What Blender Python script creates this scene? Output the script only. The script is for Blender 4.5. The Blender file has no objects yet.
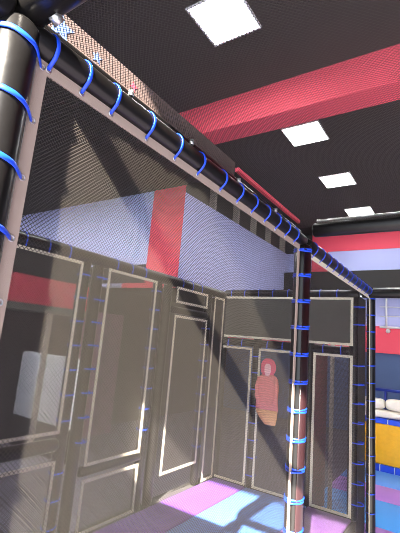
import bpy, bmesh, math, random
from mathutils import Vector, Matrix
random.seed(7)
PI = math.pi
scn = bpy.context.scene
COL = scn.collection

# ------------------------------------------------------------------ camera
B = [[0.55047586, 0.20169405, 0.81012088],
     [-0.83063254, 0.03489121, 0.55572671],
     [0.08382068, -0.97882691, 0.18674041]]
cd = bpy.data.cameras.new('camera'); cam = bpy.data.objects.new('camera', cd); COL.objects.link(cam)
rt = Vector((B[0][0], B[1][0], B[2][0])); dn = Vector((B[0][1], B[1][1], B[2][1])); fw = Vector((B[0][2], B[1][2], B[2][2]))
M = Matrix((( rt.x, -dn.x, -fw.x, 0), (rt.y, -dn.y, -fw.y, 0), (rt.z, -dn.z, -fw.z, 0), (0, 0, 0, 1)))
cam.matrix_world = M
cd.sensor_fit = 'HORIZONTAL'; cd.sensor_width = 36.0; cd.lens = 391.67 / 400 * 36
cd.clip_start = 0.02; cd.clip_end = 200
scn.camera = cam
FLOOR = -2.1                      # z = 0 is the camera's height
DECK = -1.6                       # raised floor of the cage
CEIL = 3.65

# ------------------------------------------------------------------ materials
def lin(c):
    return tuple(((v / 255) / 12.92 if v / 255 <= .04045 else ((v / 255 + .055) / 1.055) ** 2.4) for v in c) + (1,)
def mat(name, rgb, rough=.6, metal=0, bump=0, bscale=40, var=0, spec=.5, linear=False, coat=0):
    m = bpy.data.materials.new(name); m.use_nodes = True
    nt = m.node_tree; b = nt.nodes['Principled BSDF']
    c = rgb + (1,) if linear else lin(rgb)
    b.inputs['Base Color'].default_value = c
    b.inputs['Roughness'].default_value = rough; b.inputs['Metallic'].default_value = metal
    b.inputs['Specular IOR Level'].default_value = spec
    b.inputs['Coat Weight'].default_value = coat
    if bump or var:
        tc = nt.nodes.new('ShaderNodeTexCoord'); n = nt.nodes.new('ShaderNodeTexNoise')
        n.inputs['Scale'].default_value = bscale; n.inputs['Detail'].default_value = 3
        nt.links.new(tc.outputs['Object'], n.inputs['Vector'])
        if bump:
            bp = nt.nodes.new('ShaderNodeBump'); bp.inputs['Strength'].default_value = bump; bp.inputs['Distance'].default_value = .01
            nt.links.new(n.outputs['Fac'], bp.inputs['Height']); nt.links.new(bp.outputs['Normal'], b.inputs['Normal'])
        if var:
            mx = nt.nodes.new('ShaderNodeMixRGB'); mx.blend_type = 'MULTIPLY'; mx.inputs['Fac'].default_value = var
            mx.inputs['Color1'].default_value = c
            nt.links.new(n.outputs['Fac'], mx.inputs['Color2']); nt.links.new(mx.outputs['Color'], b.inputs['Base Color'])
    return m

def net_mat(name, pitch, w, rgb, U, V, rough=.5):
    """knotless netting: two crossing families of round threads, open between them (UV in metres; U, V = the sheet's axes)"""
    m = bpy.data.materials.new(name); m.use_nodes = True
    nt = m.node_tree; b = nt.nodes['Principled BSDF']; out = nt.nodes['Material Output']
    b.inputs['Base Color'].default_value = rgb + (1,); b.inputs['Roughness'].default_value = rough
    b.inputs['Specular IOR Level'].default_value = .25
    uv = nt.nodes.new('ShaderNodeUVMap'); sp = nt.nodes.new('ShaderNodeSeparateXYZ'); nt.links.new(uv.outputs['UV'], sp.inputs['Vector'])
    def wire(n, args):
        for i, v in enumerate(args):
            if isinstance(v, (int, float, tuple)): n.inputs[i].default_value = v
            else: nt.links.new(v, n.inputs[i])
    def mth(op, *a):
        n = nt.nodes.new('ShaderNodeMath'); n.operation = op; wire(n, a); return n.outputs['Value']
    def vec(op, *a):
        n = nt.nodes.new('ShaderNodeVectorMath'); n.operation = op; wire(n, a); return n.outputs['Vector']
    def scl(v, k):
        n = nt.nodes.new('ShaderNodeVectorMath'); n.operation = 'SCALE'
        if isinstance(v, tuple): n.inputs[0].default_value = v
        else: nt.links.new(v, n.inputs[0])
        nt.links.new(k, n.inputs['Scale']); return n.outputs['Vector']
    u, v = sp.outputs['X'], sp.outputs['Y']; U, V = Vector(U), Vector(V)
    masks = []; tilts = []
    for s, ax in ((mth('ADD', u, v), (U + V).normalized()), (mth('SUBTRACT', u, v), (U - V).normalized())):
        fr = mth('FRACT', mth('DIVIDE', s, pitch))
        masks.append(mth('LESS_THAN', fr, w))
        t = mth('SUBTRACT', mth('DIVIDE', fr, w * .5), 1.0)                 # -1..1 across the thread
        tilts.append(scl(tuple(ax), mth('MULTIPLY', mth('MULTIPLY', t, .96), masks[-1])))
    under = mth('SUBTRACT', 1.0, masks[0])
    tl = vec('ADD', tilts[0], scl(tilts[1], under))
    ln = nt.nodes.new('ShaderNodeVectorMath'); ln.operation = 'DOT_PRODUCT'; nt.links.new(tl, ln.inputs[0]); nt.links.new(tl, ln.inputs[1])
    h = mth('SQRT', mth('MAXIMUM', mth('SUBTRACT', 1.0, ln.outputs['Value']), .02))
    geo = nt.nodes.new('ShaderNodeNewGeometry')
    nm = vec('NORMALIZE', vec('ADD', scl(geo.outputs['Normal'], h), tl))
    nt.links.new(nm, b.inputs['Normal'])
    k = mth('MAXIMUM', masks[0], masks[1])
    tr = nt.nodes.new('ShaderNodeBsdfTransparent'); mx = nt.nodes.new('ShaderNodeMixShader')
    nt.links.new(k, mx.inputs['Fac']); nt.links.new(tr.outputs[0], mx.inputs[1]); nt.links.new(b.outputs[0], mx.inputs[2])
    nt.links.new(mx.outputs[0], out.inputs['Surface'])
    return m

def emit(name, rgb, s):
    m = bpy.data.materials.new(name); m.use_nodes = True; nt = m.node_tree
    e = nt.nodes.new('ShaderNodeEmission'); e.inputs['Color'].default_value = rgb + (1,); e.inputs['Strength'].default_value = s
    nt.links.new(e.outputs[0], nt.nodes['Material Output'].inputs['Surface']); return m

VINYL = mat('black_vinyl', (15, 14, 14), .3, bump=.12, bscale=18, spec=.25)
VINYLM = mat('dark_maroon_vinyl', (31, 14, 16), .35, bump=.1, bscale=18)  # dark maroon tint for one side of the middle post
SEAM = mat('seam_tape', (26, 24, 26), .5)
WEB = mat('beige_webbing', (146, 130, 120), .8, bump=.2, bscale=300)
WF = mat('pale_webbing', (196, 190, 168), .8)
TIE = mat('blue_cord', (12, 64, 200), .4, spec=.5)
RING = mat('grommet_metal', (190, 190, 195), .3, metal=1)
STEEL = mat('galvanised_steel', (170, 172, 170), .35, metal=.9, bump=.1, bscale=60)
NET = net_mat('net_thread', .0118, .225, (.033, .029, .024), (1, 0, 0), (0, 0, 1))
ROOFNET = net_mat('roof_net_thread', .0118, .225, (.033, .029, .024), (1, 0, 0), (0, 1, 0))
FARNET = net_mat('far_net_thread', .012, .30, (.033, .03, .025), (1, 0, 0), (0, 0, 1))
ENDNET = net_mat('end_net_thread', .012, .30, (.033, .03, .025), (0, -1, 0), (0, 0, 1))
DARKSHEET = mat('black_sheet', (58, 57, 50), .7, bump=.1, bscale=200)
LAV = mat('lavender_paint', (180, 186, 230), .8, bump=.03, bscale=20)
RED = mat('coral_red_paint', (240, 84, 104), .75, bump=.03, bscale=20)
BLACKP = mat('black_paint', (42, 40, 38), .85, bump=.1, bscale=12)
CEILM = mat('dark_ceiling', (47, 43, 40), .9, bump=.1, bscale=25)
SLATE = mat('slate_paint', (92, 112, 152), .8)
BEIGEP = mat('beige_trim', (170, 162, 150), .7)
WHITEP = mat('white_enamel', (225, 225, 225), .4)
NAVY = mat('navy_enamel', (22, 44, 130), .4)
ROYAL = mat('royal_blue_vinyl', (24, 70, 205), .4)
SKYB = mat('sky_blue_mat', (70, 172, 255), .5, bump=.1, bscale=30)
BLUEM = mat('blue_mat', (88, 158, 242), .5, bump=.1, bscale=30)
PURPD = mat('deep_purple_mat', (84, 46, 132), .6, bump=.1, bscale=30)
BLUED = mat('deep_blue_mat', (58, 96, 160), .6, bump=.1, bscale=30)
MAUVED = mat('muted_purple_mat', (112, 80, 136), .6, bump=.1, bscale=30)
PURP = mat('purple_mat', (112, 64, 176), .5, bump=.1, bscale=30)
PURPL = mat('light_purple_mat', (180, 124, 216), .5, bump=.1, bscale=30)
YEL = mat('yellow_vinyl', (245, 180, 12), .45, bump=1, bscale=9, var=.25)
CREAM = mat('cream_cloth', (228, 220, 205), .8, bump=1, bscale=9)
GREYW = mat('pale_grey_pad', (228, 233, 236), .6, bump=.15, bscale=8)
MAUVE = mat('mauve_pad', (110, 84, 100), .7, bump=.15, bscale=8)
GREYG = mat('grey_green_beam', (104, 106, 96), .6)
MAROON = mat('maroon_pad', (112, 52, 60), .6, bump=.1, bscale=14)
DARKW = mat('charcoal_wall', (60, 56, 56), .85, bump=.05, bscale=10)
PINKC = mat('pink_cloth', (205, 118, 112), .8, bump=.5, bscale=25)
PINKH = mat('deep_pink_cloth', (205, 84, 106), .8, bump=.5, bscale=25)
PEACH = mat('peach_cloth', (215, 160, 110), .8, bump=.5, bscale=25)
PALEC = mat('pale_lining', (215, 165, 165), .8)
FRIEZE = mat('peach_printed_band', (84, 69, 66), .8, bump=.15, bscale=200)
STARB = mat('printed_light_blue', (84, 110, 170), .8)
STARR = mat('printed_red', (226, 60, 80), .8)
GLOW = emit('led_diffuser', (1, 1, 1), 58)

# ------------------------------------------------------------------ mesh helpers
class MB:
    def __init__(s): s.v = []; s.f = []; s.uv = []
    def add(s, vs, fs, uvs=None):
        o = len(s.v); s.v += [tuple(p) for p in vs]
        for i, f in enumerate(fs):
            s.f.append(tuple(o + k for k in f)); s.uv.append(uvs[i] if uvs else None)
        return s
    def box(s, x0, x1, y0, y1, z0, z1, bev=0):
        if bev:
            bm = bmesh.new(); bmesh.ops.create_cube(bm, size=1)
            for v in bm.verts:
                v.co = Vector(((x0 + x1) / 2 + v.co.x * (x1 - x0), (y0 + y1) / 2 + v.co.y * (y1 - y0), (z0 + z1) / 2 + v.co.z * (z1 - z0)))
            bmesh.ops.bevel(bm, geom=bm.edges[:], offset=bev, segments=2, affect='EDGES', profile=.5)
            bm.verts.index_update()
            s.add([v.co[:] for v in bm.verts], [[v.index for v in f.verts] for f in bm.faces]); bm.free(); return s
        v = [(x, y, z) for x in (x0, x1) for y in (y0, y1) for z in (z0, z1)]
        return s.add(v, [(0, 1, 3, 2), (4, 6, 7, 5), (0, 4, 5, 1), (2, 3, 7, 6), (0, 2, 6, 4), (1, 5, 7, 3)])
    def tube(s, pts, rad, n=16, closed=False, flat=None, cap=True):
        """pts: centre line; rad float or list; flat=(axis, ra, rb): section ra along axis, rb across it"""
        P = [Vector(p) for p in pts]; N = len(P); rings = []
        ref = None
        for i, p in enumerate(P):
            if closed: t = (P[(i + 1) % N] - P[i - 1]).normalized()
            else: t = (P[min(i + 1, N - 1)] - P[max(i - 1, 0)]).normalized()
            if flat:
                a = Vector(flat[0]); a = (a - t * a.dot(t)).normalized(); b = t.cross(a); ra, rb = flat[1], flat[2]
            else:
                if ref is None: ref = Vector((0, 0, 1)) if abs(t.z) < .9 else Vector((1, 0, 0))
                a = (ref - t * ref.dot(t)).normalized(); ref = a; b = t.cross(a); ra = rb = rad[i] if isinstance(rad, (list, tuple)) else rad
            rings.append([p + a * (ra * math.cos(2 * PI * k / n)) + b * (rb * math.sin(2 * PI * k / n)) for k in range(n)])
        vs = [q for r in rings for q in r]; fs = []
        for i in range(N if closed else N - 1):
            j = (i + 1) % N
            for k in range(n): fs.append((i * n + k, i * n + (k + 1) % n, j * n + (k + 1) % n, j * n + k))
        if not closed and cap: fs += [tuple(range(n - 1, -1, -1)), tuple((N - 1) * n + k for k in range(n))]
        return s.add(vs, fs)
    def build(s, name, m, parent=None, smooth=False, origin=None):
        me = bpy.data.meshes.new(name)
        o3 = Vector(origin) if origin is not None else None
        vs = s.v
        if parent is not None: pl = parent_world(parent); vs = [tuple(Vector(p) - pl) for p in s.v]
        elif o3 is not None: vs = [tuple(Vector(p) - o3) for p in s.v]
        me.from_pydata(vs, [], s.f)
        if any(u for u in s.uv):
            ul = me.uv_layers.new(name='UVMap'); li = 0
            for f, u in zip(s.f, s.uv):
                for k in range(len(f)):
                    ul.data[li].uv = u[k] if u else (0, 0); li += 1
        bm = bmesh.new(); bm.from_mesh(me); bmesh.ops.recalc_face_normals(bm, faces=bm.faces[:]); bm.to_mesh(me); bm.free()
        me.materials.append(m)
        if smooth:
            for p in me.polygons: p.use_smooth = len(p.vertices) == 4
        o = bpy.data.objects.new(name, me); COL.objects.link(o)
        if parent is not None: o.parent = parent
        elif o3 is not None: o.location = o3
        return o
def parent_world(o):
    p = Vector(o.location)
    while o.parent: o = o.parent; p += Vector(o.location)
    return p
def tag(o, label=None, cat=None, group=None, kind=None):
    if label: o['label'] = label
    if cat: o['category'] = cat
    if group: o['group'] = group
    if kind: o['kind'] = kind
    return o
def empty(name, loc, label, cat, group=None):
    o = bpy.data.objects.new(name, None); o.empty_display_size = .1; COL.objects.link(o); o.location = loc
    return tag(o, label, cat, group)
def struct(name, mb, m, parent=None):
    o = mb.build(name, m, parent)
    if parent is None: o['kind'] = 'structure'
    return o

# ------------------------------------------------------------------ setting
struct('floor', MB().box(-2.2, 12.2, -4.5, 12, FLOOR - .2, FLOOR), mat('charcoal_floor', (96, 92, 104), .6))
struct('ceiling', MB().box(-2.2, 12.2, -4.5, 3.85, CEIL, CEIL + .2).box(6.1, 12.2, 3.85, 5.0, CEIL, CEIL + .2), CEILM)
struct('ceiling_lower', MB().box(-2.2, 6.1, 3.85, 12.2, 3.15, 3.85), CEILM)
struct('trim_6', MB().box(.5, 4.52, .97, 2.7, FLOOR, DECK), BLACKP)
# red-wrapped beam under the ceiling
struct('trim_1', MB().box(4.53, 4.91, -4.5, 3.849, 3.16, CEIL), RED)
# lavender bulkhead: corner at x 6.1, y 4.7
wb = MB().box(6.1, 12.0, 4.7, 5.0, 1.05, 3.0).box(6.1, 6.4, 5.0, 12, 1.05, 3.15)
struct('wall_bulkhead', wb, LAV)
struct('trim_2', MB().box(6.085, 6.0999, 4.70, 5.55, 1.10, 3.149).box(6.08, 6.0999, 4.70, 6.2, 1.0, 1.10), RED)
struct('trim_7', MB().box(6.07, 6.0999, 5.56, 12, 1.101, 1.5), BLACKP)
# soffit under the bulkhead
struct('trim_3', MB().box(6.4, 12, 4.9, 12, 1.05, 1.15), BLACKP)
# dark band with pale mullions over the lavender face
wt = MB().box(6.3, 12.0, 4.85, 4.95, 3.0, CEIL)
band = struct('window_1', wt, mat('dark_pane', (58, 56, 52), .4))
mm = MB()
for x in (7.27, 8.4, 9.4, 10.4, 11.5): mm.box(x - .04, x + .04, 4.69, 4.85, 3.0, CEIL)
mm.build('mullion', BEIGEP, band)
# end wall
struct('wall_end', MB().box(12.0, 12.2, -4.5, 12, 2.36, 3.06).box(12.0, 12.2, -4.5, 12, .83, 1.66), LAV)
struct('trim_4', MB().box(11.97, 12.2, -4.5, 3.45, 3.06, CEIL).box(11.97, 12.2, 3.45, 3.95, 2.36, CEIL).box(11.95, 12.2, -4.5, 12, .1, .83), RED)
struct('trim_5', MB().box(11.6, 12.2, -4.5, 4.7, 1.72, 2.36).box(12.0, 12.2, 3.96, 12, 3.06, CEIL), BLACKP)
struct('wall_end_lower', MB().box(12.05, 12.2, -4.5, 12, FLOOR, .1), SLATE)
# dark wall under the bulkhead
struct('wall_back', MB().box(5.0, 12, 7.0, 7.2, FLOOR, 1.05).box(-2.2, 12.2, 12, 12.2, FLOOR, 3.15), DARKW)
struct('wall_right', MB().box(-2.2, 12.2, -4.7, -4.5, FLOOR, CEIL), mat('grey_wall', (150, 150, 165), .8))  # unseen side wall added to cut daylight on the near net
# unseen wall added to shape the sunlight: tall opening behind the camera's left
struct('wall_left', MB().box(-2.2, -2.0, -4.5, 12, 3.24, CEIL).box(-2.2, -2.0, 1.2, 12, FLOOR, 3.24), LAV)

# ceiling lights
where = ['nearest the camera, before the red beam', 'just beyond the red beam', 'third along the corridor', 'farthest away along the corridor']
for i, x in enumerate((3.21, 6.0, 8.1, 10.25)):
    t = empty('ceiling_light', (x, 2.16, CEIL), 'square white ceiling light panel ' + where[i], 'light', 'square ceiling light panels')
    MB().box(x - .3, x + .3, 1.86, 2.46, CEIL - .012, CEIL - .002).build('diffuser', GLOW, t)
    fr = MB()
    for a in ((x - .32, x - .3, 1.84, 2.48), (x + .3, x + .32, 1.84, 2.48), (x - .3, x + .3, 1.84, 1.86), (x - .3, x + .3, 2.46, 2.48)):
        fr.box(*a, CEIL - .02, CEIL)
    fr.build('frame', WHITEP, t)

for x, y, nm in ((1.6, 5.3, 'nearest to the cage'), (2.5, 7.0, 'second from the cage'), (2.5, 8.5, 'third from the cage'), (2.5, 10.0, 'farthest from the cage')):  # unseen panels added to brighten the bulkhead face and red fascia
    t = empty('ceiling_light', (x, y, 3.15), 'added unseen light panel brightening the walls past the cage, ' + nm, 'light', 'square ceiling light panels')
    MB().box(x - .6, x + .3, y - .6, y + .6, 3.138, 3.148).build('diffuser', GLOW, t)
# ------------------------------------------------------------------ ties, nets, posts
R_ = .055
def tie_mb(c, axis, toward, r, reach, tilt, wa=.0062, wt=.0028):
    """teardrop loop of blue cord round a padded tube and through the net's grommet"""
    c, axis, toward = Vector(c), Vector(axis).normalized(), Vector(toward).normalized()
    side = axis.cross(toward); rr = r + wt
    phi = math.acos(rr / reach); pts = []
    n = 22
    for i in range(n + 1):
        th = phi + (2 * PI - 2 * phi) * i / n
        pts.append(c + toward * (rr * math.cos(th)) + side * (rr * math.sin(th)) + axis * (tilt * .5 * (1 - math.cos(th)) + random.uniform(-.001, .001)))
    g = c + toward * reach
    for k in (.5, 1): pts.append(pts[n].lerp(g, k))
    pts.append(g.lerp(pts[0], .5))
    return MB().tube(pts, 0, 8, True, (axis, wa, wt))
def ring_mb(c, nrm, r=.007):
    c, nrm = Vector(c), Vector(nrm); a = Vector((0, 0, 1)) if abs(nrm.z) < .9 else Vector((1, 0, 0)); b = nrm.cross(a)
    return MB().tube([c + a * (r * math.cos(2 * PI * k / 12)) + b * (r * math.sin(2 * PI * k / 12)) for k in range(12)], .0022, 6, True)
def net_sheet(p00, pu, pv, lu, lv, sag=0, n=1):
    """rectangular net in the plane of unit vectors pu, pv"""
    p00, pu, pv = Vector(p00), Vector(pu), Vector(pv); nr = pu.cross(pv); mb = MB()
    vs = [];fs = [];uv = []
    for i in range(n + 1):
        for j in range(n + 1):
            u, v = i / n, j / n
            vs.append(p00 + pu * (lu * u) + pv * (lv * v) + nr * (sag * 16 * u * (1 - u) * v * (1 - v)))
    for i in range(n):
        for j in range(n):
            q = [(i, j), (i + 1, j), (i + 1, j + 1), (i, j + 1)]
            fs.append([a * (n + 1) + b for a, b in q]); uv.append([(a / n * lu, b / n * lv) for a, b in q])
    return mb.add(vs, fs, uv)
def panel(name, loc, label, cat, p00, pu, pv, lu, lv, w, m=None, group=None, sag=0, sides='lrtb', web=None, n=8, th=.003):
    t = empty(name, loc, label, cat, group)
    net_sheet(p00, pu, pv, lu, lv, sag, n if sag else 1).build('mesh', m or NET, t, smooth=bool(sag))
    p00, pu, pv = Vector(p00), Vector(pu), Vector(pv); nr = pu.cross(pv) * th
    def strip(u0, u1, v0, v1):
        q = [p00 + pu * a + pv * b for a, b in ((u0, v0), (u1, v0), (u1, v1), (u0, v1))]
        vs = [p - nr for p in q] + [p + nr for p in q]
        MB().add(vs, [(0, 1, 2, 3), (7, 6, 5, 4), (0, 4, 5, 1), (1, 5, 6, 2), (2, 6, 7, 3), (3, 7, 4, 0)]).build('border', web or WEB, t)
    if 'l' in sides: strip(0, w, 0, lv)
    if 'r' in sides: strip(lu - w, lu, 0, lv)
    if 'b' in sides: strip(w, lu - w, 0, w)
    if 't' in sides: strip(w, lu - w, lv - w, lv)
    return t
def padded(name, p0, p1, r, label, cat, m=VINYL, group=None, seam_dir=None, caps=True, clamps=()):
    p0, p1 = Vector(p0), Vector(p1); d = (p1 - p0); L = d.length; d.normalize()
    t = empty(name, p0, label, cat, group)
    k = max(4, int(L / .12)); pts = []; rad = []
    pts.append(p0); rad.append(r * .8)
    for i in range(k + 1):
        pts.append(p0 + d * (.012 + (L - .024) * i / k)); rad.append(r * (1 + random.uniform(-.018, .012)))
    pts.append(p1); rad.append(r * .8)
    MB().tube(pts, rad, 24).build('foam_sleeve', m, t, smooth=True)
    if seam_dir is not None:
        s = Vector(seam_dir).normalized()
        MB().tube([p0 + s * (r * .985) + d * .02, p1 + s * (r * .985) - d * .02], .004, 8).build('seam', SEAM, t, smooth=True)
    return t

BX = (.42, 2.53, 4.90); NY = .9; BZ = .729; RB = .039
# padded posts of the near frame
padded('padded_post', (BX[0], NY, FLOOR), (BX[0], NY, .735), R_, 'nearest black padded post, cut by the left edge of the photo', 'post', group='near padded posts', seam_dir=(1, -.4, 0))
mid = padded('padded_post', (BX[1], NY, FLOOR), (BX[1], NY, .70), R_ , 'middle black padded post between the two big near net panels', 'post', group='near padded posts', seam_dir=(.35, -1, 0))
padded('padded_post', (BX[2], NY, FLOOR), (BX[2], NY, .71), .045, 'farther corner black padded post beside the red and blue end wall', 'post', group='near padded posts', seam_dir=(.3, -1, 0))
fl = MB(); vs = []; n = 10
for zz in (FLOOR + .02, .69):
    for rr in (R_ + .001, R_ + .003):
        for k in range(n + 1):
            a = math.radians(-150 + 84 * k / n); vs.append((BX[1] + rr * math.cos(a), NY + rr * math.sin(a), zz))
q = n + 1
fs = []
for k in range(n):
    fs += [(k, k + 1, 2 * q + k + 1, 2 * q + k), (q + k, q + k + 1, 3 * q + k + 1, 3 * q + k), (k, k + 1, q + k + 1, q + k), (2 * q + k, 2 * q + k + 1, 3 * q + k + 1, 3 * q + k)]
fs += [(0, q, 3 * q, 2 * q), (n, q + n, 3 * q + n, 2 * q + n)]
o = fl.add(vs, fs).build('side_shell', VINYLM, mid, smooth=True); o['label'] = 'maroon tinted shell along one side'
# top bars
def bolt(t, c, ax):
    MB().tube([Vector(c), Vector(c) + Vector(ax) * .012], .008, 8).build('bolt', STEEL, t, smooth=True)
tb = padded('padded_top_bar', (BX[0] + .0, NY, BZ), (BX[1], NY, BZ), RB, 'long black padded top bar over the large near net, blue ties around it', 'bar', group='padded top bars', seam_dir=(0, -.3, 1))
for x in (.80, 1.15, 1.55, 2.0):
    MB().tube([(x, NY - .02, BZ + RB - .004), (x, NY - .02, BZ + RB + .016)], .010, 10).build('clamp', STEEL, tb, smooth=True)
padded('padded_top_bar', (BX[1] + .06, NY, BZ - .005), (BX[2], NY, BZ - .005), .045, 'shorter black padded top bar over the farther near net panel', 'bar', VINYL, group='padded top bars', seam_dir=(0, -.3, 1))
padded('padded_top_bar', (-1.2, NY, BZ + .02), (BX[0] - .03, NY, BZ + .02), .05, 'black padded top bar running out of the photo left of the nearest post', 'bar', group='padded top bars')
rail = padded('roof_rail', (BX[0] + .06, .945, .80), (BX[1] + .03, .945, .80), .026, 'thin black rail running just above the long padded top bar', 'rail')
# cross beams over the corridor
cb = padded('cross_beam', (BX[0] + .015, .93, .785), (BX[0] + .015, -1.1, .775), .045, 'black padded beam crossing overhead at the top left corner', 'beam', group='overhead cross beams')
MB().tube([(BX[0] + .03, .80, .745), (BX[0] + .05, .80, .735)], .016, 10).build('clamp', STEEL, cb, smooth=True)
cb = padded('cross_beam', (BX[1] - .0, .83, .80), (BX[1] - .0, -1.4, .80), .047, 'black padded beam crossing the corridor from the middle post', 'beam', group='overhead cross beams')
MB().tube([(BX[1] - .02, .8, .856), (BX[1] - .02, -1.38, .856)], .012, 8).build('steel_pipe', STEEL, cb, smooth=True)
cb = padded('cross_beam', (4.8, .98, .70), (4.8, -1.4, .70), .05, 'black padded beam crossing from the far corner post', 'beam', group='overhead cross beams')
MB().tube([(4.8, .86, .758), (4.8, -1.38, .758)], .010, 8).build('steel_pipe', STEEL, cb, smooth=True)

# near net panel, first bay
x0, x1 = BX[0] + R_ + .008, BX[1] - R_ - .008; zt, zb = .690, FLOOR + .04
pn = panel('net_panel', (x0, NY, zb), 'largest near black net panel with beige edging, tied to the left and middle posts', 'net', (x0, NY, zb), (1, 0, 0), (0, 0, 1), x1 - x0, zt - zb, .033, NET, 'near net panels')
def add_tie(t, c, ax, tw, r, reach, tilt, gr=True, nrm=(0, 1, 0), wa=.0062, wt=.0028):
    tie_mb(c, ax, tw, r, reach, tilt, wa, wt).build('tie', TIE, t, smooth=True)
    if gr: ring_mb(Vector(c) + Vector(tw) * (reach - .001) - Vector(nrm) * .004, nrm).build('grommet', RING, t, smooth=True)
z = .669
i = 0
while z > FLOOR + .15:
    add_tie(pn, (BX[0], NY, z), (0, 0, 1), (1, 0, 0), R_, .079, .018, wa=.0072); z -= .155
for x in (.505, .616, .731, .898, 1.061, 1.218, 1.40, 1.56, 1.72, 1.88, 2.03, 2.18, 2.33):
    add_tie(pn, (x + .012, NY, BZ), (-1, 0, 0), (0, 0, -1), RB, .057, .010)
z = .65
while z > FLOOR + .12:
    add_tie(pn, (BX[1] - .0, NY, z), (0, 0, 1), (-1, 0, 0), R_, .079, .006); z -= .172
# second bay
x0, x1 = BX[1] + R_ + .008, BX[2] - .045 - .008; zt2 = .680
pn2 = panel('net_panel', (x0, NY, zb), 'farther near black net panel right of the middle post, up to the corner post', 'net', (x0, NY, zb), (1, 0, 0), (0, 0, 1), x1 - x0, zt2 - zb, .036, NET, 'near net panels', web=WF)
z = .60
while z > FLOOR + .12:
    add_tie(pn2, (BX[1] + .004, NY, z + .075), (0, 0, 1), (1, 0, 0), R_ + .001, .079, -.012, False); z -= .172
for k in range(12):
    add_tie(pn2, (2.72 + k * .18, NY, BZ - .005), (-1, 0, 0), (0, 0, -1), .045, .070, .012, False)
z = .649
while z > FLOOR + .12:
    add_tie(pn2, (BX[2], NY, z), (0, 0, 1), (-1, 0, 0), .045, .068, .006, False); z -= .19

# roof net over the corridor
rn = empty('roof_net', (BX[0], .92, .875), 'black net stretched overhead across the corridor under the ceiling', 'net')
net_sheet((BX[0], -1.2, .825), (1, 0, 0), (0, 1, 0), BX[1] - BX[0], 2.13, -.0, 1).build('mesh', ROOFNET, rn)
MB().box(1.62, BX[1], .925, .945, .862, .882).build('border', RED, rn)
# printed band above the bar
fz = MB().box(.46, 1.62, .948, .954, .838, .912)
fo = fz.build('printed_band', FRIEZE, None, origin=(.46, .948, .822))
tag(fo, 'peach printed border strip with pale blue patches above the long bar', 'strip')
def patch(cx, cz, r, pts, m, name):
    vs = []
    for k in range(pts * 2):
        a = PI * k / pts + .3; q = r if k % 2 == 0 else r * .45
        vs.append((cx + q * math.cos(a), .9472, cz + q * math.sin(a)))
    vs2 = [(x, .9478, z) for x, y, z in vs]; n = len(vs)
    MB().add(vs + vs2, [tuple(range(n)), tuple(range(2 * n - 1, n - 1, -1))] + [(k, (k + 1) % n, n + (k + 1) % n, n + k) for k in range(n)]).build(name, m, fo)
patch(.56, .865, .05, 5, STARB, 'printed_star'); patch(.70, .862, .022, 5, STARB, 'printed_star'); patch(.87, .866, .02, 4, STARR, 'printed_star')

# ------------------------------------------------------------------ far side of the cage (y 2.56) and its end (x 4.4)
FY = 2.56; FZ = .61
def fpost(x, y, label, r=.05, top=.6):
    return padded('padded_post', (x, y, DECK), (x, y, top), r, label, 'post', group='far padded posts')
fpost(1.15, FY + .06, 'far padded post at the left end of the far net wall')
fpost(2.125, FY + .06, 'far padded post just right of the opening that shows the red fascia')
fpost(2.27, FY + .06, 'far padded post at the left edge of the tall net with a red sliver')
fpost(3.08, FY + .06, 'far padded post below the left edge of the red wall stripe')
fpost(3.25, FY + .06, 'far padded post below the right edge of the red wall stripe')
fpost(4.06, FY + .06, 'far padded post left of the cage corner')
fpost(4.44, FY + .02, 'padded post in the back corner of the cage')
padded('padded_top_bar', (1.1, FY + .05, FZ), (4.44, FY + .05, FZ), .055, 'black padded top bar along the far side of the cage', 'bar', group='padded top bars')
padded('padded_top_bar', (4.45, FY + .04, FZ + .03), (4.45, .93, FZ + .03), .05, 'black padded top bar along the end of the cage', 'bar', group='padded top bars')
fpost(4.46, .99, 'padded post just left of the corner post, at the end net wall')
fpost(4.46, 2.11, 'padded post in the end net wall left of the pink figure')
fpost(4.46, 1.46, 'padded post in the end net wall behind the middle post')
padded('padded_rail', (1.1, FY + .05, -.86), (2.08, FY + .05, -.86), .05, 'black padded rail under the pale grey board at the left', 'rail', group='cage rails')
padded('padded_rail', (2.33, FY + .05, -1.11), (3.05, FY + .05, -1.11), .04, 'low black padded rail across the far net wall', 'rail', group='cage rails')
padded('padded_rail', (3.29, FY + .05, .31), (4.03, FY + .05, .31), .04, 'black padded rail under the small upper net near the cage corner', 'rail', group='cage rails')
padded('padded_rail', (4.46, 2.56, .03), (4.46, 1.0, .03), .045, 'black padded rail under the wide dark panel', 'rail', group='cage rails')
def fp(xa, xb, za, zb_, label, ties, m=FARNET):
    t = panel('net_panel', (xa, FY, za), label, 'net', (xa, FY, za), (1, 0, 0), (0, 0, 1), xb - xa, zb_ - za, .026, m, 'far net panels', web=WF)
    for side, px in (('l', xa), ('r', xb)):
        if side not in ties: continue
        s = -1 if side == 'l' else 1; zz = zb_ - .1
        while zz > za + .05:
            tie_mb((px + s * .055, FY + .05, zz), (0, 0, 1), (-s * .7, -.7, 0), .05, .07, .004, .006, .003).build('tie', TIE, t, smooth=True); zz -= .19
    if 't' in ties:
        xx = xa + .1
        while xx < xb:
            tie_mb((xx, FY + .05, FZ), (-1, 0, 0), (0, -.6, -.8), .055, .075, .004, .006, .003).build('tie', TIE, t, smooth=True); xx += .19
    return t
fp(1.25, 2.06, -.77, .555, 'far net panel at left framing the red fascia and pale board', 'rt')
fp(1.25, 2.06, DECK + .03, -.96, 'low far net panel at bottom left below the padded rail', 'r')
fp(2.34, 3.00, -1.06, .56, 'tall far net panel with a sliver of red at its top', 'lrt')
fp(2.34, 3.00, DECK + .03, -1.16, 'low far net panel over the purple mat', '')
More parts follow.
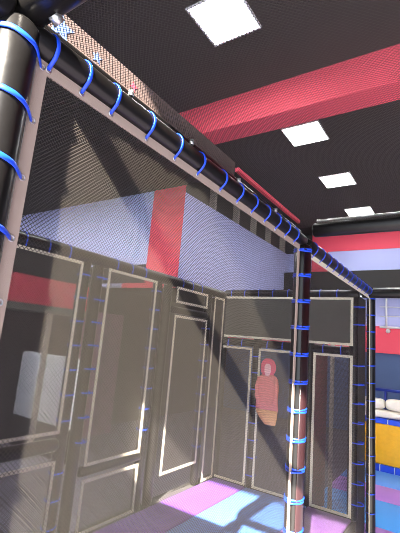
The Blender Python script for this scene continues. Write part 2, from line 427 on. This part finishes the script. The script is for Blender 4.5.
fp(3.34, 3.96, .385, .56, 'small upper far net panel right under the red wall stripe', 't')
fp(3.34, 3.98, -1.34, .255, 'tall far net panel left of the cage corner', 'r')
fp(4.12, 4.36, DECK + .03, .56, 'narrow net strip in the cage corner', '')
def ep(ya, yb, za, zb_, label, ties, m=ENDNET):
    t = panel('net_panel', (4.4, yb, za), label, 'net', (4.4, yb, za), (0, -1, 0), (0, 0, 1), yb - ya, zb_ - za, .026, m, 'end net panels', web=WF)
    if 'l' in ties:
        zz = zb_ - .1
        while zz > za + .05:
            tie_mb((4.46, yb + .05, zz), (0, 0, 1), (-.7, -.7, 0), .05, .07, .004, .006, .003).build('tie', TIE, t, smooth=True); zz -= .19
    if 'r' in ties:
        zz = zb_ - .1
        while zz > za + .05:
            tie_mb((4.46, ya - .05, zz), (0, 0, 1), (-.7, .7, 0), .05, .07, .004, .006, .003).build('tie', TIE, t, smooth=True); zz -= .19
    if 't' in ties:
        yy = yb - .1
        while yy > ya:
            tie_mb((4.455, yy, zb_ + .045), (0, 1, 0), (-.6, 0, -.8), .05, .075, .004, .006, .003).build('tie', TIE, t, smooth=True); yy -= .19
    return t
ep(.985, 2.59, .085, .60, 'wide dark panel with pale edging across the end of the cage', 'tr', DARKSHEET)
ep(2.15, 2.59, DECK + .03, -.025, 'tall net panel at the cage end left of the pink figure', 'tr')
ep(1.52, 2.06, DECK + .03, -.025, 'net panel at the cage end behind the pink figure', 't')
ep(.985, 1.40, DECK + .03, -.015, 'tall net panel at the cage end right of the middle post', 'tr')

# indistinct pink figure, built as a hooded garment hung on the net
g = empty('pink_figure', (4.38, 1.91, -.86), 'indistinct pink figure shaped as a hooded garment on the end net left of the middle post', 'garment')
def flat_blob(rows, x, d):
    """rows: (z, y_left, y_right); rounded body of depth d"""
    vs = []; fs = []; n = 16
    for z, a, b in rows:
        cy, hw = (a + b) / 2, (b - a) / 2
        for k in range(n):
            th = 2 * PI * k / n; vs.append((x + d * math.sin(th) * min(1, hw * 8), cy + hw * math.cos(th), z))
    for i in range(len(rows) - 1):
        for k in range(n): fs.append((i * n + k, i * n + (k + 1) % n, (i + 1) * n + (k + 1) % n, (i + 1) * n + k))
    fs += [tuple(range(n)), tuple((len(rows) - 1) * n + k for k in range(n - 1, -1, -1))]
    return MB().add(vs, fs)
flat_blob([(-.70, 1.77, 2.05), (-.62, 1.775, 2.05), (-.5, 1.79, 2.04), (-.4, 1.80, 2.03), (-.34, 1.80, 2.02), (-.31, 1.84, 1.98)], 4.37, .025).build('body', PINKC, g, smooth=True)
flat_blob([(-.86, 1.80, 1.93), (-.80, 1.785, 1.99), (-.74, 1.78, 2.04), (-.69, 1.775, 2.045)], 4.37, .024).build('hem', PEACH, g, smooth=True)
flat_blob([(-.32, 1.85, 1.99), (-.26, 1.82, 2.01), (-.2, 1.82, 2.01), (-.15, 1.85, 1.98), (-.13, 1.89, 1.95)], 4.37, .03).build('hood', PINKH, g, smooth=True)
flat_blob([(-.33, 1.89, 1.93), (-.28, 1.87, 1.95), (-.22, 1.87, 1.95), (-.19, 1.89, 1.93)], 4.345, .012).build('lining', PALEC, g, smooth=True)
for sgn, yy in ((1, 2.03), (-1, 1.80)):
    MB().tube([(4.365, yy - sgn * .01, -.35), (4.355, yy + sgn * .005, -.45), (4.35, yy - sgn * .0, -.56), (4.345, yy - sgn * .03, -.64)], [.022, .026, .026, .02], 12).build('sleeve', PINKC, g, smooth=True)

tag(MB().box(.36, .38, .97, 2.7, FLOOR, .66).build('sun_block_sheet', DARKSHEET, None, False, (.37, 1.8, FLOOR)), 'added unseen black sheet at the near end of the cage, keeping sun out', 'sheet')  # unseen sheet added to keep direct sun off the far net wall
tag(MB().box(4.53, 4.93, .965, .975, FLOOR, .64).build('infill_sheet', DARKSHEET, None, False, (4.7, .97, FLOOR)), 'narrow black infill sheet beside the far corner post', 'sheet')
# mats inside the cage
def mat_pad(x0, x1, y0, y1, m, label, group='floor mats', z1=.05, DECK=DECK):
    return tag(MB().box(x0, x1, y0, y1, DECK + .001, DECK + z1, .012).build('floor_mat', m, None, True, ((x0 + x1) / 2, (y0 + y1) / 2, DECK)), label, 'mat', group)
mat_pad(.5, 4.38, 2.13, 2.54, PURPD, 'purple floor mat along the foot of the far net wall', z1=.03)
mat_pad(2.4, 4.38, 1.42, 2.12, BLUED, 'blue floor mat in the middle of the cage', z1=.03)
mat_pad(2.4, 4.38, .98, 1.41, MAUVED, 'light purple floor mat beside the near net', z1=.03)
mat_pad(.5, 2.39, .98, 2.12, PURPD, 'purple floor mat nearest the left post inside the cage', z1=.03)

# ------------------------------------------------------------------ outside: beyond the far wall
k = empty('red_topped_kiosk', (3.3, 6, FLOOR), 'dark kiosk with a red fascia seen through the net at left', 'kiosk')
MB().box(2.6, 5.0, 6.0, 6.4, .84, 1.5).build('canopy', BLACKP, k)
MB().box(3.2, 5.0, 5.96, 6.4, .38, .84, .01).build('fascia', RED, k)
MB().box(2.6, 5.0, 5.95, 6.4, .26, .38, .01).build('beam', GREYG, k)
MB().box(2.6, 5.0, 7.05, 7.2, FLOOR, .26).build('back_panel', DARKW, k)
MB().box(4.28, 4.36, 6.04, 6.1, FLOOR, .26).build('mullion', BEIGEP, k)
MB().box(2.6, 3.2, 5.97, 6.4, .38, .84).build('side_panel', BLACKP, k)
t = empty('padded_board', (4.56, 5.9, FLOOR), 'pale grey padded board standing below the red fascia', 'board')
MB().box(4.5, 4.62, 5.35, 7.0, -1.6, -.46, .03).build('pad', GREYW, t)
MB().box(4.49, 4.63, 5.33, 7.02, FLOOR, -1.6).build('plinth', BLACKP, t)
tag(MB().box(5.25, 6.5, 6.42, 6.55, FLOOR, .42, .02).build('wall_pad', MAUVE, None, False, (5.9, 6.5, FLOOR)), 'dull mauve padded panel behind the tall far net', 'pad')

# ------------------------------------------------------------------ outside: right of the cage end
tag(MB().tube([(6.0, 1.80, FLOOR), (6.0, 1.80, -.6), (6.0, 1.80, .8)], .1, 20).build('maroon_column', MAROON, None, True, (6.0, 1.8, FLOOR)), 'maroon padded column behind the net right of the middle post', 'column')
tag(MB().tube([(5.9, 1.60, FLOOR), (5.9, 1.60, .8)], .03, 12).build('pale_pole', BEIGEP, None, True, (5.9, 1.6, FLOOR)), 'thin pale pole beside the maroon column', 'pole')
# pit barrier
Y0, Y1 = -1.8, 1.9; PX = 8.6
t = empty('guard_rail', (PX + .3, 0, FLOOR), 'navy blue guard rail above the cream cushions', 'rail')
MB().tube([(PX + .3, Y0, -.65), (PX + .3, Y1, -.65)], .03, 12).build('top_rail', NAVY, t, smooth=True)
for y in (-1.4, -.2, 1.36): MB().tube([(PX + .3, y, -.65), (PX + .3, y, FLOOR)], .025, 10).build('post', NAVY, t, smooth=True)
def puff(name, x0, x1, y0, y1, z0, z1, m, label, cat, group):
    o = MB().box(x0, x1, y0, y1, z0, z1).build(name, m, None, True, ((x0 + x1) / 2, (y0 + y1) / 2, z0)); s = o.modifiers.new('s', 'SUBSURF'); s.levels = s.render_levels = 4
    bm = bmesh.new(); bm.from_mesh(o.data); bmesh.ops.bevel(bm, geom=bm.edges[:], offset=.022, segments=2, affect='EDGES'); bm.to_mesh(o.data); bm.free()
    for p in o.data.polygons: p.use_smooth = True
    return tag(o, label, cat, group)
for i, (a, b) in enumerate(((1.33, 1.88), (.78, 1.33), (-.4, .78))):
    puff('cushion', PX - .02, PX + .25, a + .005, b - .005, -1.0, -.80 + .015 * (i % 2), CREAM, 'upper cream cushion on the blue padded beam, ' + ['behind the corner post', 'right of the corner post', 'just outside the right edge'][i], 'cushion', 'cream cushions')
for i, (a, b) in enumerate(((.95, 1.88), (-.4, .95))):
    puff('cushion', PX - .04, PX + .25, a + .005, b - .005, -1.15, -1.003, CREAM, 'lower flat cream cushion on the blue padded beam, ' + ['next to the corner post', 'beyond the right edge'][i], 'cushion', 'cream cushions')
def seg_beam(name, x, z0, z1, label, L, m=ROYAL):
    t = empty(name, (x, 0, z0), label, 'beam')
    y = Y1
    while y > Y0:
        MB().box(x - .08, x + .26, max(Y0, y - L + .016), y, z0, z1, .012).build('pad', m, t, smooth=False); y -= L
    MB().box(x - .065, x + .25, Y0, Y1, z0 + .01, z1 - .01).build('core', WHITEP, t)
    return t
seg_beam('padded_beam', PX, -1.245, -1.151, 'blue segmented padded beam between the cream cushions and the yellow panel', .32)
tag(MB().box(PX - .05, PX + .22, Y0, Y1, -1.969, -1.247, .02).build('yellow_pad', YEL, None, False, (PX, 0, -1.969)), 'yellow crinkled padding panel under the blue beam', 'pad')
seg_beam('kick_beam', PX, FLOOR, -1.971, 'blue segmented kick beam at the foot of the yellow panel', .25)
def strip_mat(x0, x1, m, label): return mat_pad(x0, x1, -1.6, 1.9, m, label, 'striped corridor mats', .02, FLOOR)
strip_mat(7.62, 8.50, BLUEM, 'blue floor mat at the foot of the segmented beam')
strip_mat(6.86, 7.61, PURPL, 'light purple floor mat between two blue mats')
strip_mat(5.84, 6.85, SKYB, 'bright blue floor mat beyond the corner post')
strip_mat(5.02, 5.83, PURPL, 'light purple floor mat at the bottom right corner')
# mezzanine railing in front of the end wall
t = empty('mezzanine_railing', (11.85, 1.0, .83), 'white railing above the red fascia of the end wall', 'railing')
MB().tube([(11.85, 1.78, .78), (11.85, 1.78, 1.66)], .025, 10).build('post', WHITEP, t, smooth=True)
MB().tube([(11.85, 0, .78), (11.85, 0, 1.66)], .025, 10).build('post', WHITEP, t, smooth=True)
for z, r in ((1.63, .03), (1.36, .012), (1.1, .012), (.80, .03)):
    MB().tube([(11.85, 1.95, z), (11.85, -3, z)], r, 8).build('rail', WHITEP, t, smooth=True)
bm = bmesh.new(); bmesh.ops.create_uvsphere(bm, u_segments=12, v_segments=8, radius=.06); bm.verts.index_update()
MB().add([tuple(v.co + Vector((11.85, 1.74, .7))) for v in bm.verts], [[v.index for v in f.verts] for f in bm.faces]).build('knob', WHITEP, t, smooth=True); bm.free()

# ------------------------------------------------------------------ light
sd = bpy.data.lights.new('sun', 'SUN'); so = bpy.data.objects.new('sun', sd); COL.objects.link(so)
so.location = (-6, -3, 6); so.rotation_euler = Vector((1, .28, -.75)).to_track_quat('-Z', 'Y').to_euler()
sd.energy = 128; sd.angle = math.radians(.6); sd.color = (1, .91, .78)
w = bpy.data.worlds.new('world'); scn.world = w; w.use_nodes = True
bg = w.node_tree.nodes['Background']; bg.inputs['Color'].default_value = (.86, .93, 1, 1); bg.inputs['Strength'].default_value = 6.2

scn.view_settings.view_transform = 'Standard'; scn.view_settings.look = 'None'
scn.view_settings.gamma = 1; scn.view_settings.use_curve_mapping = False
scn.view_settings.exposure = 0
scn.cycles.transparent_max_bounces = 24
scn.cycles.filter_width = .9
